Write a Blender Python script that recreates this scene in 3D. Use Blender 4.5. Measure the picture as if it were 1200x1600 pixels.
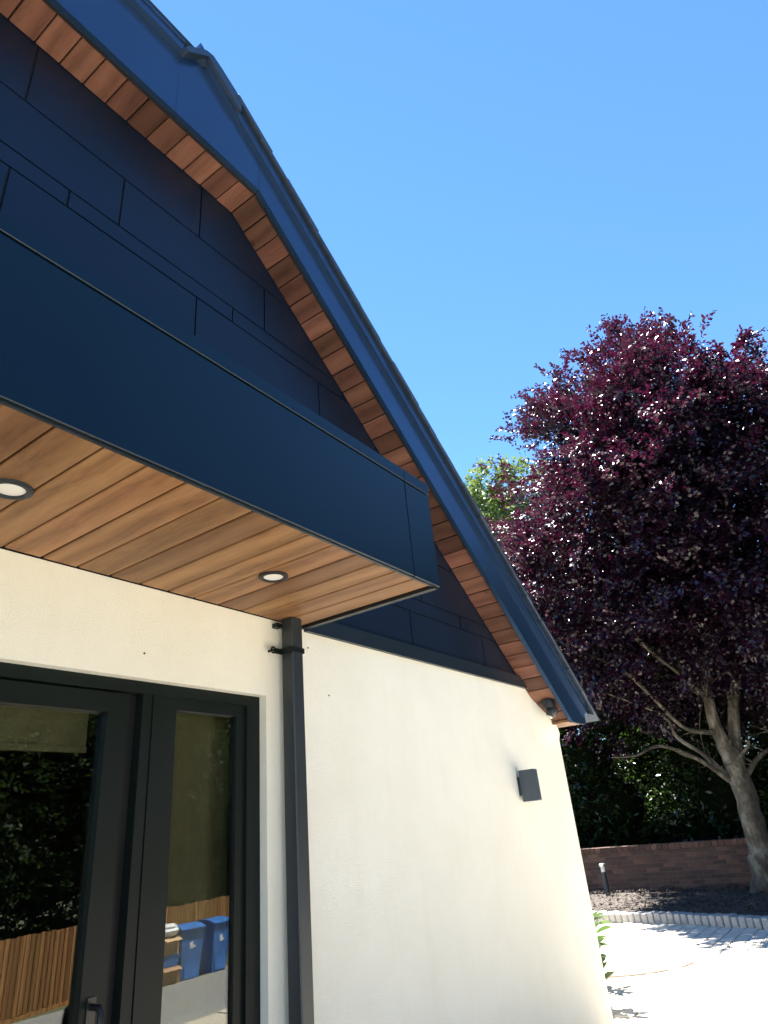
import bpy, math, random
import numpy as np
from mathutils import Vector, Matrix

random.seed(7)
rng = np.random.default_rng(7)
for o in list(bpy.data.objects):
    bpy.data.objects.remove(o)
scene = bpy.context.scene
col = scene.collection
R = math.radians

# ------------------------------------------------------------------ camera
EYE = 1.5                       # height of the lens above the paving
cam_data = bpy.data.cameras.new('camera')
cam = bpy.data.objects.new('camera', cam_data)
col.objects.link(cam)
right = Vector((0.58261013, -0.80822798, -0.08563269))
down = Vector((0.31090037, 0.31897232, -0.89531984))
fwd = Vector((0.75093701, 0.49499918, 0.43711488))
m = Matrix((right, -down, -fwd)).transposed().to_4x4()
m.translation = Vector((0, 0, EYE))
cam.matrix_world = m
cam_data.sensor_fit = 'VERTICAL'
cam_data.sensor_height = 32.0
cam_data.lens = 32.0 * 1026.92 / 1600.0
cam_data.clip_start = 0.05
cam_data.clip_end = 3000
scene.camera = cam

# ------------------------------------------------------------------ sky, sun, exposure
SUN = Vector((0.215, 0.325, 0.92)).normalized()      # towards the sun: behind the house, high
sun_el = math.asin(SUN.z)
sun_az = math.atan2(SUN.x, SUN.y)
world = bpy.data.worlds.new('World')
scene.world = world
world.use_nodes = True
wn = world.node_tree
wn.nodes.clear()
sky = wn.nodes.new('ShaderNodeTexSky')
sky.sky_type = 'NISHITA'
sky.sun_disc = False
sky.sun_elevation = sun_el
sky.sun_rotation = sun_az
sky.altitude = 50
sky.air_density = 0.82
sky.dust_density = 0.0
sky.ozone_density = 6.0
bg = wn.nodes.new('ShaderNodeBackground')
bg.inputs['Strength'].default_value = 0.05
wo = wn.nodes.new('ShaderNodeOutputWorld')
hsv = wn.nodes.new('ShaderNodeHueSaturation')
hsv.inputs['Saturation'].default_value = 1.1
hsv.inputs['Hue'].default_value = 0.497
wn.links.new(sky.outputs[0], hsv.inputs['Color'])
wn.links.new(hsv.outputs[0], bg.inputs['Color'])
wn.links.new(bg.outputs[0], wo.inputs['Surface'])

sun_data = bpy.data.lights.new('sun', 'SUN')
sun_data.energy = 5.0
sun_data.angle = R(0.53)
sun_data.color = (1.0, 0.965, 0.91)
sun = bpy.data.objects.new('sun', sun_data)
col.objects.link(sun)
sun.rotation_euler = SUN.to_track_quat('Z', 'Y').to_euler()
sun.location = (0, 20, 40)

scene.view_settings.view_transform = 'Standard'
scene.view_settings.look = 'None'
scene.view_settings.gamma = 1.0
scene.view_settings.use_curve_mapping = False
scene.view_settings.exposure = 2.85

# ------------------------------------------------------------------ helpers
def tag(o, label=None, cat=None, group=None, kind=None):
    if label: o['label'] = label
    if cat: o['category'] = cat
    if group: o['group'] = group
    if kind: o['kind'] = kind
    return o

def empty(name, loc=(0, 0, 0)):
    o = bpy.data.objects.new(name, None)
    o.empty_display_size = 0.2
    col.objects.link(o)
    o.location = loc
    return o

def link(name, me, mat=None, parent=None, loc=None, rot=None):
    o = bpy.data.objects.new(name, me)
    col.objects.link(o)
    if mat is not None and len(me.materials) == 0:
        me.materials.append(mat)
    if parent is not None:
        o.parent = parent
    if loc is not None: o.location = loc
    if rot is not None: o.rotation_euler = rot
    return o

class MB:
    """collects shapes, then becomes one mesh"""
    def __init__(s):
        s.v = []; s.f = []; s.smooth = []
    def add(s, vs, fs, smooth=False):
        b = len(s.v)
        s.v += [tuple(p) for p in vs]
        s.f += [tuple(b + i for i in f) for f in fs]
        s.smooth += [smooth] * len(fs)
        return s
    def box(s, x0, x1, y0, y1, z0, z1):
        vs = [(x0,y0,z0),(x1,y0,z0),(x1,y1,z0),(x0,y1,z0),(x0,y0,z1),(x1,y0,z1),(x1,y1,z1),(x0,y1,z1)]
        return s.add(vs, [(0,3,2,1),(4,5,6,7),(0,1,5,4),(1,2,6,5),(2,3,7,6),(3,0,4,7)])
    def bevel_box(s, x0, x1, y0, y1, z0, z1, b):
        """box with chamfered edges"""
        vs = []; idx = {}
        X = (x0, x1); Y = (y0, y1); Z = (z0, z1)
        for i in (0,1):
            for j in (0,1):
                for k in (0,1):
                    sx = b if i == 0 else -b; sy = b if j == 0 else -b; sz = b if k == 0 else -b
                    idx[i,j,k,'x'] = len(vs); vs.append((X[i], Y[j]+sy, Z[k]+sz))
                    idx[i,j,k,'y'] = len(vs); vs.append((X[i]+sx, Y[j], Z[k]+sz))
                    idx[i,j,k,'z'] = len(vs); vs.append((X[i]+sx, Y[j]+sy, Z[k]))
        fs = []
        for i in (0,1):
            q = [idx[i,0,0,'x'], idx[i,1,0,'x'], idx[i,1,1,'x'], idx[i,0,1,'x']]; fs.append(q if i else q[::-1])
            q = [idx[0,i,0,'y'], idx[0,i,1,'y'], idx[1,i,1,'y'], idx[1,i,0,'y']]; fs.append(q if i else q[::-1])
            q = [idx[0,0,i,'z'], idx[1,0,i,'z'], idx[1,1,i,'z'], idx[0,1,i,'z']]; fs.append(q if i else q[::-1])
        for a in (0,1):
            for c in (0,1):
                fs.append([idx[0,a,c,'y'], idx[1,a,c,'y'], idx[1,a,c,'z'], idx[0,a,c,'z']])
                fs.append([idx[a,0,c,'x'], idx[a,1,c,'x'], idx[a,1,c,'z'], idx[a,0,c,'z']])
                fs.append([idx[a,c,0,'x'], idx[a,c,1,'x'], idx[a,c,1,'y'], idx[a,c,0,'y']])
                for k in (0,1):
                    pass
        for i in (0,1):
            for j in (0,1):
                for k in (0,1):
                    fs.append([idx[i,j,k,'x'], idx[i,j,k,'y'], idx[i,j,k,'z']])
        return s.add(vs, fs)
    def prism(s, poly, y0, y1):
        """polygon in x,z pushed along y"""
        n = len(poly)
        vs = [(p[0], y0, p[1]) for p in poly] + [(p[0], y1, p[1]) for p in poly]
        fs = [tuple(range(n)), tuple(range(2*n-1, n-1, -1))]
        fs += [(i, n+i, n+(i+1) % n, (i+1) % n) for i in range(n)]
        return s.add(vs, fs)
    def tube(s, pts, rad, n=8, cap=True):
        pts = [Vector(p) for p in pts]
        vs = []; fs = []
        prev = None
        for i, p in enumerate(pts):
            d = (pts[min(i+1, len(pts)-1)] - pts[max(i-1, 0)]).normalized()
            a = Vector((0,0,1)) if abs(d.z) < .9 else Vector((1,0,0))
            u = d.cross(a).normalized() if prev is None else (prev - d*prev.dot(d)).normalized()
            prev = u
            w = d.cross(u)
            r = rad[i] if isinstance(rad, (list, tuple)) else rad
            for k in range(n):
                t = 2*math.pi*k/n
                vs.append(p + (u*math.cos(t) + w*math.sin(t))*r)
        for i in range(len(pts)-1):
            for k in range(n):
                fs.append((i*n+k, i*n+(k+1) % n, (i+1)*n+(k+1) % n, (i+1)*n+k))
        if cap:
            fs.append(tuple(range(n-1, -1, -1))); b = (len(pts)-1)*n
            fs.append(tuple(range(b, b+n)))
        return s.add(vs, fs, True)
    def lathe(s, prof, c=(0,0,0), n=24):
        vs = []; fs = []
        for (r, z) in prof:
            for k in range(n):
                t = 2*math.pi*k/n
                vs.append((c[0]+r*math.cos(t), c[1]+r*math.sin(t), c[2]+z))
        for i in range(len(prof)-1):
            for k in range(n):
                fs.append((i*n+k, i*n+(k+1) % n, (i+1)*n+(k+1) % n, (i+1)*n+k))
        fs.append(tuple(range(n-1, -1, -1))); b = (len(prof)-1)*n
        fs.append(tuple(range(b, b+n)))
        return s.add(vs, fs, True)
    def mesh(s, name):
        me = bpy.data.meshes.new(name)
        me.from_pydata(s.v, [], s.f)
        me.polygons.foreach_set('use_smooth', s.smooth)
        me.update()
        import bmesh
        bm = bmesh.new(); bm.from_mesh(me)
        bmesh.ops.recalc_face_normals(bm, faces=bm.faces)
        bm.to_mesh(me); bm.free()
        if any(s.smooth):
            try: me.set_sharp_from_angle(angle=R(40))
            except Exception: pass
        return me
    def build(s, name, mat, parent=None, loc=None, rot=None):
        return link(name, s.mesh(name), mat, parent, loc, rot)

def clip(poly, a, b, c):
    """keep the side a*x + b*z <= c of a convex polygon"""
    out = []
    for i in range(len(poly)):
        p, q = poly[i], poly[(i+1) % len(poly)]
        dp = a*p[0]+b*p[1]-c; dq = a*q[0]+b*q[1]-c
        if dp <= 0: out.append(p)
        if dp*dq < 0:
            t = dp/(dp-dq)
            out.append((p[0]+t*(q[0]-p[0]), p[1]+t*(q[1]-p[1])))
    return out

# ------------------------------------------------------------------ materials
def mat_new(name):
    mt = bpy.data.materials.new(name)
    mt.use_nodes = True
    nt = mt.node_tree
    b = nt.nodes['Principled BSDF']
    return mt, nt, b

def N(nt, kind, **kw):
    n = nt.nodes.new(kind)
    for k, v in kw.items():
        if k in n.inputs: n.inputs[k].default_value = v
        else: setattr(n, k, v)
    return n

def ramp(nt, stops):
    n = nt.nodes.new('ShaderNodeValToRGB')
    el = n.color_ramp.elements
    while len(el) < len(stops): el.new(0.5)
    for e, (p, c) in zip(el, stops):
        e.position = p; e.color = (*c, 1)
    return n

def coords(nt, scale=(1,1,1), kind='Object', rand=False):
    tc = nt.nodes.new('ShaderNodeTexCoord')
    mp = nt.nodes.new('ShaderNodeMapping')
    mp.inputs['Scale'].default_value = scale
    nt.links.new(tc.outputs[kind], mp.inputs['Vector'])
    if rand:
        oi = nt.nodes.new('ShaderNodeObjectInfo')
        mu = nt.nodes.new('ShaderNodeVectorMath'); mu.operation = 'SCALE'
        cb = nt.nodes.new('ShaderNodeCombineXYZ')
        nt.links.new(oi.outputs['Random'], cb.inputs[0]); nt.links.new(oi.outputs['Random'], cb.inputs[1]); nt.links.new(oi.outputs['Random'], cb.inputs[2])
        nt.links.new(cb.outputs[0], mu.inputs[0]); mu.inputs['Scale'].default_value = 37.0
        nt.links.new(mu.outputs[0], mp.inputs['Location'])
    return mp

def speckle(name, c0, c1, scale=20, rough=.6, bump=0.0, bscale=200, detail=6, spec=.5, metallic=0, space='Object', rand=False, stretch=(1,1,1)):
    mt, nt, b = mat_new(name)
    mp = coords(nt, stretch, space, rand)
    no = N(nt, 'ShaderNodeTexNoise', Scale=scale, Detail=detail, Roughness=.6)
    nt.links.new(mp.outputs[0], no.inputs['Vector'])
    rp = ramp(nt, [(.3, c0), (.7, c1)])
    nt.links.new(no.outputs['Fac'], rp.inputs[0])
    nt.links.new(rp.outputs[0], b.inputs['Base Color'])
    b.inputs['Roughness'].default_value = rough
    b.inputs['Specular IOR Level'].default_value = spec
    b.inputs['Metallic'].default_value = metallic
    if bump:
        n2 = N(nt, 'ShaderNodeTexNoise', Scale=bscale, Detail=5)
        nt.links.new(mp.outputs[0], n2.inputs['Vector'])
        bp = N(nt, 'ShaderNodeBump', Strength=bump, Distance=.004)
        nt.links.new(n2.outputs['Fac'], bp.inputs['Height'])
        nt.links.new(bp.outputs[0], b.inputs['Normal'])
    return mt

def wood(name, light, mid, dark, tone=.5, along=(1, .10, 1)):
    """cedar board: grain along y, tone differs from board to board"""
    mt, nt, b = mat_new(name)
    oi = nt.nodes.new('ShaderNodeObjectInfo')
    mp = coords(nt, (1, 1, 1), 'Object', True)
    # slow bend of the grain lines
    warp = N(nt, 'ShaderNodeTexNoise', Scale=2.2, Detail=2)
    nt.links.new(mp.outputs[0], warp.inputs['Vector'])
    st = N(nt, 'ShaderNodeMapping'); st.inputs['Scale'].default_value = along
    nt.links.new(mp.outputs[0], st.inputs['Vector'])
    ad = N(nt, 'ShaderNodeVectorMath', operation='ADD')
    sc = N(nt, 'ShaderNodeVectorMath', operation='SCALE'); sc.inputs['Scale'].default_value = .06
    nt.links.new(warp.outputs['Color'], sc.inputs[0])
    nt.links.new(st.outputs[0], ad.inputs[0]); nt.links.new(sc.outputs[0], ad.inputs[1])
    g1 = N(nt, 'ShaderNodeTexNoise', Scale=60, Detail=5, Roughness=.65)
    nt.links.new(ad.outputs[0], g1.inputs['Vector'])
    g2 = N(nt, 'ShaderNodeTexWave', Scale=2.4, Distortion=9, Detail=3)
    g2.inputs['Detail Scale'].default_value = 1.2
    nt.links.new(ad.outputs[0], g2.inputs['Vector'])
    mixg = N(nt, 'ShaderNodeMix'); mixg.inputs[0].default_value = .30
    nt.links.new(g1.outputs['Fac'], mixg.inputs[2]); nt.links.new(g2.outputs['Fac'], mixg.inputs[3])
    rp = ramp(nt, [(.20, dark), (.47, mid), (.78, light)])
    nt.links.new(mixg.outputs[0], rp.inputs[0])
    # board to board tone
    hs = N(nt, 'ShaderNodeHueSaturation')
    mr = N(nt, 'ShaderNodeMapRange'); mr.inputs['To Min'].default_value = 1-tone; mr.inputs['To Max'].default_value = 1+tone*.55
    nt.links.new(oi.outputs['Random'], mr.inputs[0])
    nt.links.new(mr.outputs[0], hs.inputs['Value'])
    m2 = N(nt, 'ShaderNodeMath', operation='MULTIPLY'); m2.inputs[1].default_value = 7.13
    m3 = N(nt, 'ShaderNodeMath', operation='FRACT')
    nt.links.new(oi.outputs['Random'], m2.inputs[0]); nt.links.new(m2.outputs[0], m3.inputs[0])
    mr2 = N(nt, 'ShaderNodeMapRange'); mr2.inputs['To Min'].default_value = .495; mr2.inputs['To Max'].default_value = .504
    nt.links.new(m3.outputs[0], mr2.inputs[0]); nt.links.new(mr2.outputs[0], hs.inputs['Hue'])
    nt.links.new(rp.outputs[0], hs.inputs['Color'])
    # a few knots
    vo = N(nt, 'ShaderNodeTexVoronoi', Scale=2.6)
    nt.links.new(mp.outputs[0], vo.inputs['Vector'])
    kr = ramp(nt, [(.02, (1,1,1)), (.075, (0,0,0))])
    nt.links.new(vo.outputs['Distance'], kr.inputs[0])
    mk = N(nt, 'ShaderNodeMix', data_type='RGBA'); mk.inputs[7].default_value = (*[c*.45 for c in dark], 1)
    nt.links.new(kr.outputs[0], mk.inputs[0]); nt.links.new(hs.outputs[0], mk.inputs[6])
    nt.links.new(mk.outputs[2], b.inputs['Base Color'])
    b.inputs['Roughness'].default_value = .5
    b.inputs['Specular IOR Level'].default_value = .35
    bp = N(nt, 'ShaderNodeBump', Strength=.25, Distance=.002)
    nt.links.new(g1.outputs['Fac'], bp.inputs['Height']); nt.links.new(bp.outputs[0], b.inputs['Normal'])
    return mt

def satin(name, c, rough, metallic, bump=.02, var=.15, spec=.5):
    """powder coated or sheet metal with slightly uneven gloss"""
    mt, nt, b = mat_new(name)
    mp = coords(nt, (1,1,1))
    no = N(nt, 'ShaderNodeTexNoise', Scale=3.0, Detail=4)
    nt.links.new(mp.outputs[0], no.inputs['Vector'])
    rp = ramp(nt, [(.3, [k*(1-var) for k in c]), (.7, [k*(1+var) for k in c])])
    nt.links.new(no.outputs['Fac'], rp.inputs[0]); nt.links.new(rp.outputs[0], b.inputs['Base Color'])
    mr = N(nt, 'ShaderNodeMapRange'); mr.inputs['To Min'].default_value = rough*.8; mr.inputs['To Max'].default_value = rough*1.2
    nt.links.new(no.outputs['Fac'], mr.inputs[0]); nt.links.new(mr.outputs[0], b.inputs['Roughness'])
    b.inputs['Metallic'].default_value = metallic
    b.inputs['Specular IOR Level'].default_value = spec
    if bump:
        n2 = N(nt, 'ShaderNodeTexNoise', Scale=2.0, Detail=2)
        nt.links.new(mp.outputs[0], n2.inputs['Vector'])
        bp = N(nt, 'ShaderNodeBump', Strength=bump, Distance=.05)
        nt.links.new(n2.outputs['Fac'], bp.inputs['Height']); nt.links.new(bp.outputs[0], b.inputs['Normal'])
    return mt

def leaf_mat(name, c0, c1, trans, rough=.3, spec=.6):
    mt, nt, b = mat_new(name)
    ge = N(nt, 'ShaderNodeNewGeometry')
    rp = ramp(nt, [(0, c0), (1, c1)])
    nt.links.new(ge.outputs['Random Per Island'], rp.inputs[0])
    nt.links.new(rp.outputs[0], b.inputs['Base Color'])
    b.inputs['Roughness'].default_value = rough
    b.inputs['Specular IOR Level'].default_value = spec
    tr = N(nt, 'ShaderNodeBsdfTranslucent'); tr.inputs['Color'].default_value = (*trans, 1)
    mx = N(nt, 'ShaderNodeMixShader'); mx.inputs[0].default_value = .3
    out = nt.nodes['Material Output']
    nt.links.new(b.outputs[0], mx.inputs[1]); nt.links.new(tr.outputs[0], mx.inputs[2])
    nt.links.new(mx.outputs[0], out.inputs['Surface'])
    return mt

M = {}
def render_mat():
    mt, nt, b = mat_new('cream_render')
    mp = coords(nt)
    big = N(nt, 'ShaderNodeTexNoise', Scale=1.3, Detail=5, Roughness=.6)
    nt.links.new(mp.outputs[0], big.inputs['Vector'])
    rp = ramp(nt, [(.3, (.79, .765, .65)), (.7, (.85, .83, .725))])
    nt.links.new(big.outputs['Fac'], rp.inputs[0])
    # rain streaks and patchy weathering
    st = N(nt, 'ShaderNodeMapping'); st.inputs['Scale'].default_value = (4, 4, .8)
    nt.links.new(mp.outputs[0], st.inputs['Vector'])
    sn = N(nt, 'ShaderNodeTexNoise', Scale=1.6, Detail=6, Roughness=.65)
    nt.links.new(st.outputs[0], sn.inputs['Vector'])
    sr = ramp(nt, [(.28, (.975, .965, .945)), (.5, (1, 1, 1))])
    nt.links.new(sn.outputs['Fac'], sr.inputs[0])
    ml = N(nt, 'ShaderNodeMix', data_type='RGBA', blend_type='MULTIPLY'); ml.inputs[0].default_value = 1.0
    nt.links.new(rp.outputs[0], ml.inputs[6]); nt.links.new(sr.outputs[0], ml.inputs[7])
    nt.links.new(ml.outputs[2], b.inputs['Base Color'])
    b.inputs['Roughness'].default_value = .9
    b.inputs['Specular IOR Level'].default_value = .2
    fine = N(nt, 'ShaderNodeTexNoise', Scale=170, Detail=4, Roughness=.7)
    mid = N(nt, 'ShaderNodeTexNoise', Scale=9, Detail=3)
    nt.links.new(mp.outputs[0], fine.inputs['Vector']); nt.links.new(mp.outputs[0], mid.inputs['Vector'])
    b1 = N(nt, 'ShaderNodeBump', Strength=.9, Distance=.004)
    b2 = N(nt, 'ShaderNodeBump', Strength=.25, Distance=.01)
    nt.links.new(mid.outputs['Fac'], b2.inputs['Height']); nt.links.new(b2.outputs[0], b1.inputs['Normal'])
    nt.links.new(fine.outputs['Fac'], b1.inputs['Height']); nt.links.new(b1.outputs[0], b.inputs['Normal'])
    return mt
M['render'] = render_mat()
M['cedar'] = wood('cedar_board', (.33, .178, .08), (.24, .12, .05), (.135, .06, .024), .34)
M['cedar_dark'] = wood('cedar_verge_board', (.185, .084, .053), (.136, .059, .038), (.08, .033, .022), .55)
M['fence'] = wood('larch_fence_board', (.34, .185, .075), (.25, .12, .046), (.13, .06, .022), .40, (1, 1, .10))
M['clad'] = satin('anthracite_cladding', (.001, .008, .024), .46, .2, .04)
M['clad_back'] = speckle('joint_backing', (.004, .005, .006), (.007, .008, .01), 30, .9)
M['fascia'] = satin('anthracite_fascia', (.022, .056, .122), .24, .58, .015, .08)
M['canopy'] = satin('anthracite_canopy_sheet', (.001, .0095, .020), .34, .35, .03, .1)
M['trim'] = satin('anthracite_trim', (.018, .030, .044), .34, .4)
M['tile'] = speckle('slate_grey_tile', (.022, .036, .060), (.036, .056, .09), 14, .36, .12, 90, rand=True, metallic=.4)
M['frame'] = satin('charcoal_frame', (.006, .010, .009), .45, .0, .02, .15, .2)
M['black'] = satin('black_plastic', (.012, .012, .013), .4, 0)
M['grey_metal'] = satin('grey_powder_coat', (.028, .036, .042), .42, .3)
M['lamp_grey'] = satin('lamp_grey', (.06, .078, .095), .4, .2)
M['lens'] = speckle('white_diffuser', (.78, .76, .70), (.82, .80, .75), 4, .35)
M['steel'] = satin('brushed_steel', (.55, .57, .58), .3, .9)
M['chalk'] = speckle('dark_speck', (.05, .04, .03), (.12, .10, .07), 30, .9)

def glass_mat():
    mt, nt, b = mat_new('door_glass')
    nt.nodes.remove(b)
    ge = N(nt, 'ShaderNodeNewGeometry')
    dt = N(nt, 'ShaderNodeVectorMath', operation='DOT_PRODUCT')
    nt.links.new(ge.outputs['Incoming'], dt.inputs[0]); nt.links.new(ge.outputs['Normal'], dt.inputs[1])
    ab = N(nt, 'ShaderNodeMath', operation='ABSOLUTE'); nt.links.new(dt.outputs['Value'], ab.inputs[0])
    om = N(nt, 'ShaderNodeMath', operation='SUBTRACT'); om.inputs[0].default_value = 1.0; nt.links.new(ab.outputs[0], om.inputs[1])
    pw_ = N(nt, 'ShaderNodeMath', operation='POWER'); pw_.inputs[1].default_value = 4.0; nt.links.new(om.outputs[0], pw_.inputs[0])
    fr = N(nt, 'ShaderNodeMath', operation='MULTIPLY_ADD'); fr.inputs[1].default_value = .8; fr.inputs[2].default_value = .07
    nt.links.new(pw_.outputs[0], fr.inputs[0])
    gl = N(nt, 'ShaderNodeBsdfGlossy', Roughness=0.0); gl.inputs['Color'].default_value = (.95, .97, .95, 1)
    tr = N(nt, 'ShaderNodeBsdfTransparent'); tr.inputs['Color'].default_value = (.82, .83, .79, 1)
    mx = N(nt, 'ShaderNodeMixShader')
    nt.links.new(fr.outputs[0], mx.inputs[0]); nt.links.new(tr.outputs[0], mx.inputs[1]); nt.links.new(gl.outputs[0], mx.inputs[2])
    nt.links.new(mx.outputs[0], nt.nodes['Material Output'].inputs['Surface'])
    return mt
M['glass'] = glass_mat()
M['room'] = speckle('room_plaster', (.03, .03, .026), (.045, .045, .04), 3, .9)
M['blind'] = speckle('olive_haze_blind', (.10, .092, .048), (.13, .118, .064), 12, .8)  # olive tone that also stands in for haze in the panes
M['asphalt'] = speckle('asphalt', (.15, .148, .142), (.26, .255, .245), 60, .85, .4, 220)
M['earth'] = speckle('rough_grass_ground', (.05, .06, .025), (.10, .10, .05), 3, .95, .5, 30)
M['bark_mulch'] = speckle('bark_mulch', (.020, .016, .013), (.075, .058, .045), 45, .95, .9, 60)
M['sand'] = speckle('paving_base', (.40, .355, .28), (.48, .43, .35), 25, .95, .2)
M['block'] = speckle('sandstone_paving_block', (.46, .41, .335), (.58, .52, .43), 9, .85, .35, 120, rand=True)
M['block_ring'] = speckle('buff_ring_block', (.35, .28, .22), (.43, .36, .29), 9, .85, .35, 120, rand=True)
M['kerb'] = speckle('grey_kerb_block', (.24, .235, .225), (.34, .33, .315), 14, .85, .4, 80, rand=True)
M['mortar'] = speckle('mortar', (.09, .072, .06), (.13, .11, .09), 30, .95, .3)
def brick_mat():
    mt, nt, b = mat_new('red_brick')
    oi = nt.nodes.new('ShaderNodeObjectInfo')
    mp = coords(nt, (1,1,1), 'Object', True)
    no = N(nt, 'ShaderNodeTexNoise', Scale=14, Detail=6)
    nt.links.new(mp.outputs[0], no.inputs['Vector'])
    rp = ramp(nt, [(0, (.04, .024, .02)), (.5, (.088, .046, .034)), (1, (.17, .09, .062))])
    mx = N(nt, 'ShaderNodeMath', operation='ADD'); sb = N(nt, 'ShaderNodeMath', operation='MULTIPLY_ADD')
    sb.inputs[1].default_value = .65; sb.inputs[2].default_value = -.12
    nt.links.new(oi.outputs['Random'], sb.inputs[0]); nt.links.new(sb.outputs[0], mx.inputs[0])
    s2 = N(nt, 'ShaderNodeMath', operation='MULTIPLY'); s2.inputs[1].default_value = .5
    nt.links.new(no.outputs['Fac'], s2.inputs[0]); nt.links.new(s2.outputs[0], mx.inputs[1])
    nt.links.new(mx.outputs[0], rp.inputs[0]); nt.links.new(rp.outputs[0], b.inputs['Base Color'])
    b.inputs['Roughness'].default_value = .9
    bp = N(nt, 'ShaderNodeBump', Strength=.5, Distance=.004)
    nt.links.new(no.outputs['Fac'], bp.inputs['Height']); nt.links.new(bp.outputs[0], b.inputs['Normal'])
    return mt
M['brick'] = brick_mat()
def bark_mat():
    mt, nt, b = mat_new('beech_bark')
    mp = coords(nt, (1, 1, .6))
    n1 = N(nt, 'ShaderNodeTexNoise', Scale=4.5, Detail=8, Roughness=.7)
    n2 = N(nt, 'ShaderNodeTexNoise', Scale=26, Detail=4)
    nt.links.new(mp.outputs[0], n1.inputs['Vector']); nt.links.new(mp.outputs[0], n2.inputs['Vector'])
    rp = ramp(nt, [(.36, (.022, .018, .011)), (.50, (.065, .055, .038)), (.60, (.14, .128, .10)), (.72, (.22, .205, .17))])
    nt.links.new(n1.outputs['Fac'], rp.inputs[0]); nt.links.new(rp.outputs[0], b.inputs['Base Color'])
    b.inputs['Roughness'].default_value = .85
    bp = N(nt, 'ShaderNodeBump', Strength=.8, Distance=.02)
    nt.links.new(n2.outputs['Fac'], bp.inputs['Height']); nt.links.new(bp.outputs[0], b.inputs['Normal'])
    return mt
M['beech_bark'] = bark_mat()
M['dark_bark'] = speckle('dark_bark', (.05, .04, .03), (.12, .10, .075), 12, .9, .6, 40, stretch=(1,1,.3))
M['copper_leaf'] = leaf_mat('copper_beech_leaf', (.006, .0018, .0075), (.020, .0042, .0150), (.042, .003, .017), .34, .7)
M['green_leaf'] = leaf_mat('dark_evergreen_leaf', (.006, .014, .004), (.022, .044, .011), (.04, .08, .012), .35, .4)
M['lime_leaf'] = leaf_mat('lime_green_leaf', (.085, .125, .03), (.13, .18, .06), (.16, .22, .05), .45, .4)
M['teal_leaf'] = leaf_mat('blue_green_leaf', (.025, .05, .025), (.045, .08, .04), (.05, .1, .04), .45, .4)
M['wood_leaf'] = leaf_mat('oak_leaf', (.006, .014, .003), (.016, .032, .007), (.03, .06, .006), .6, .2)
M['shrub_leaf'] = leaf_mat('laurel_leaf', (.035, .065, .025), (.065, .11, .04), (.08, .14, .03), .3, .5)
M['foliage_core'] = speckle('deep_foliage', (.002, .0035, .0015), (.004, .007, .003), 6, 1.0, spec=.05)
M['bin_blue'] = satin('blue_plastic', (.035, .14, .42), .38, 0, .02)
M['white_print'] = speckle('white_print', (.75, .76, .78), (.8, .81, .82), 5, .5)
M['cardboard'] = speckle('cardboard', (.42, .28, .16), (.50, .34, .20), 8, .85)
M['brown_card'] = speckle('brown_cardboard', (.30, .16, .09), (.36, .21, .12), 8, .85)
M['white_plastic'] = speckle('white_bag_plastic', (.68, .68, .68), (.78, .78, .78), 6, .35)

# ------------------------------------------------------------------ levels
Z0 = EYE                          # heights below were measured from the lens
WALL_Y = 2.15                     # face of the gable wall
BARGE_Y = 1.909                   # face of the barge board
XC = 0.30                         # middle of the gable
KX = 1.893                        # where the level eave turns into the rake
SLOPE = 0.797
EAVE_Z = Z0 + 3.46
CORNER = 5.62
def low(x): return EAVE_Z - SLOPE*(x-KX)         # underside of the rake soffit
def mir(x): return 2*XC - x

# ------------------------------------------------------------------ the ground
def gz(y):
    if y > -2.2: return 0.0
    if y > -9: return -0.92*(-2.2-y)/6.8
    return -0.92
def sheet(name, xs, ys, dz, mat, kind='structure'):
    vs = [(x, y, gz(y)+dz) for y in ys for x in xs]
    nx = len(xs)
    fs = [(j*nx+i, j*nx+i+1, (j+1)*nx+i+1, (j+1)*nx+i) for j in range(len(ys)-1) for i in range(nx-1)]
    o = MB().add(vs, fs).build(name, mat)
    tag(o, kind=kind)
    return o
tag(sheet('ground', [-1500, -40, 0, 40, 1500], [-1500, -60, -9, -2.2, 0, 40, 1500], -0.03, M['earth']), 'rough ground around the house and drive', 'ground')
tag(sheet('asphalt_drive', [-20, 0, 24], [-9.3, -9, -5, -2.2, -1.9], -0.004, M['asphalt']), 'grey asphalt drive mirrored in the door glass', 'drive')
paving = sheet('block_paving', [-12, 0, 5.6, 11.6], [-1.9, 2.2, 9], 0.0, M['sand'])
tag(paving, 'pale sunlit block paving beside the house corner', 'paving')

# paving blocks, laid in rows; a round feature sits in the middle
CX, CY, CR = 8.72, 3.32, 1.02
blk_l, blk_w = .24, .16
bm_block = MB().bevel_box(-blk_l/2+.004, blk_l/2-.004, -blk_w/2+.004, blk_w/2-.004, -.04, .012, .005).mesh('paving_block')
bm_block.materials.append(M['block'])
def kerb_x(y):                     # front line of the kerb, bowed towards the house on the right
    t = min(4.2-y, 3.4)
    return 11.28 - .10*t - .085*t*t*(1 if t > 0 else 0)
cells = []
r0 = 0
y = -1.8
while y < 6.4:
    x = 5.75 + (r0 % 2)*blk_l/2
    while x < 11.4:
        if (x-CX)**2+(y-CY)**2 > (CR+.06)**2 and x < kerb_x(y)-.05:
            cells.append((x, y))
        x += blk_l
    y += blk_w; r0 += 1
def in_view(x, y): return .10*x < y < .47*x and not (x < 6.9 and y > .40*x)
cells.sort(key=lambda c: (0 if in_view(*c) else 1, c[0]**2+c[1]**2))
rest = MB()
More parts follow.
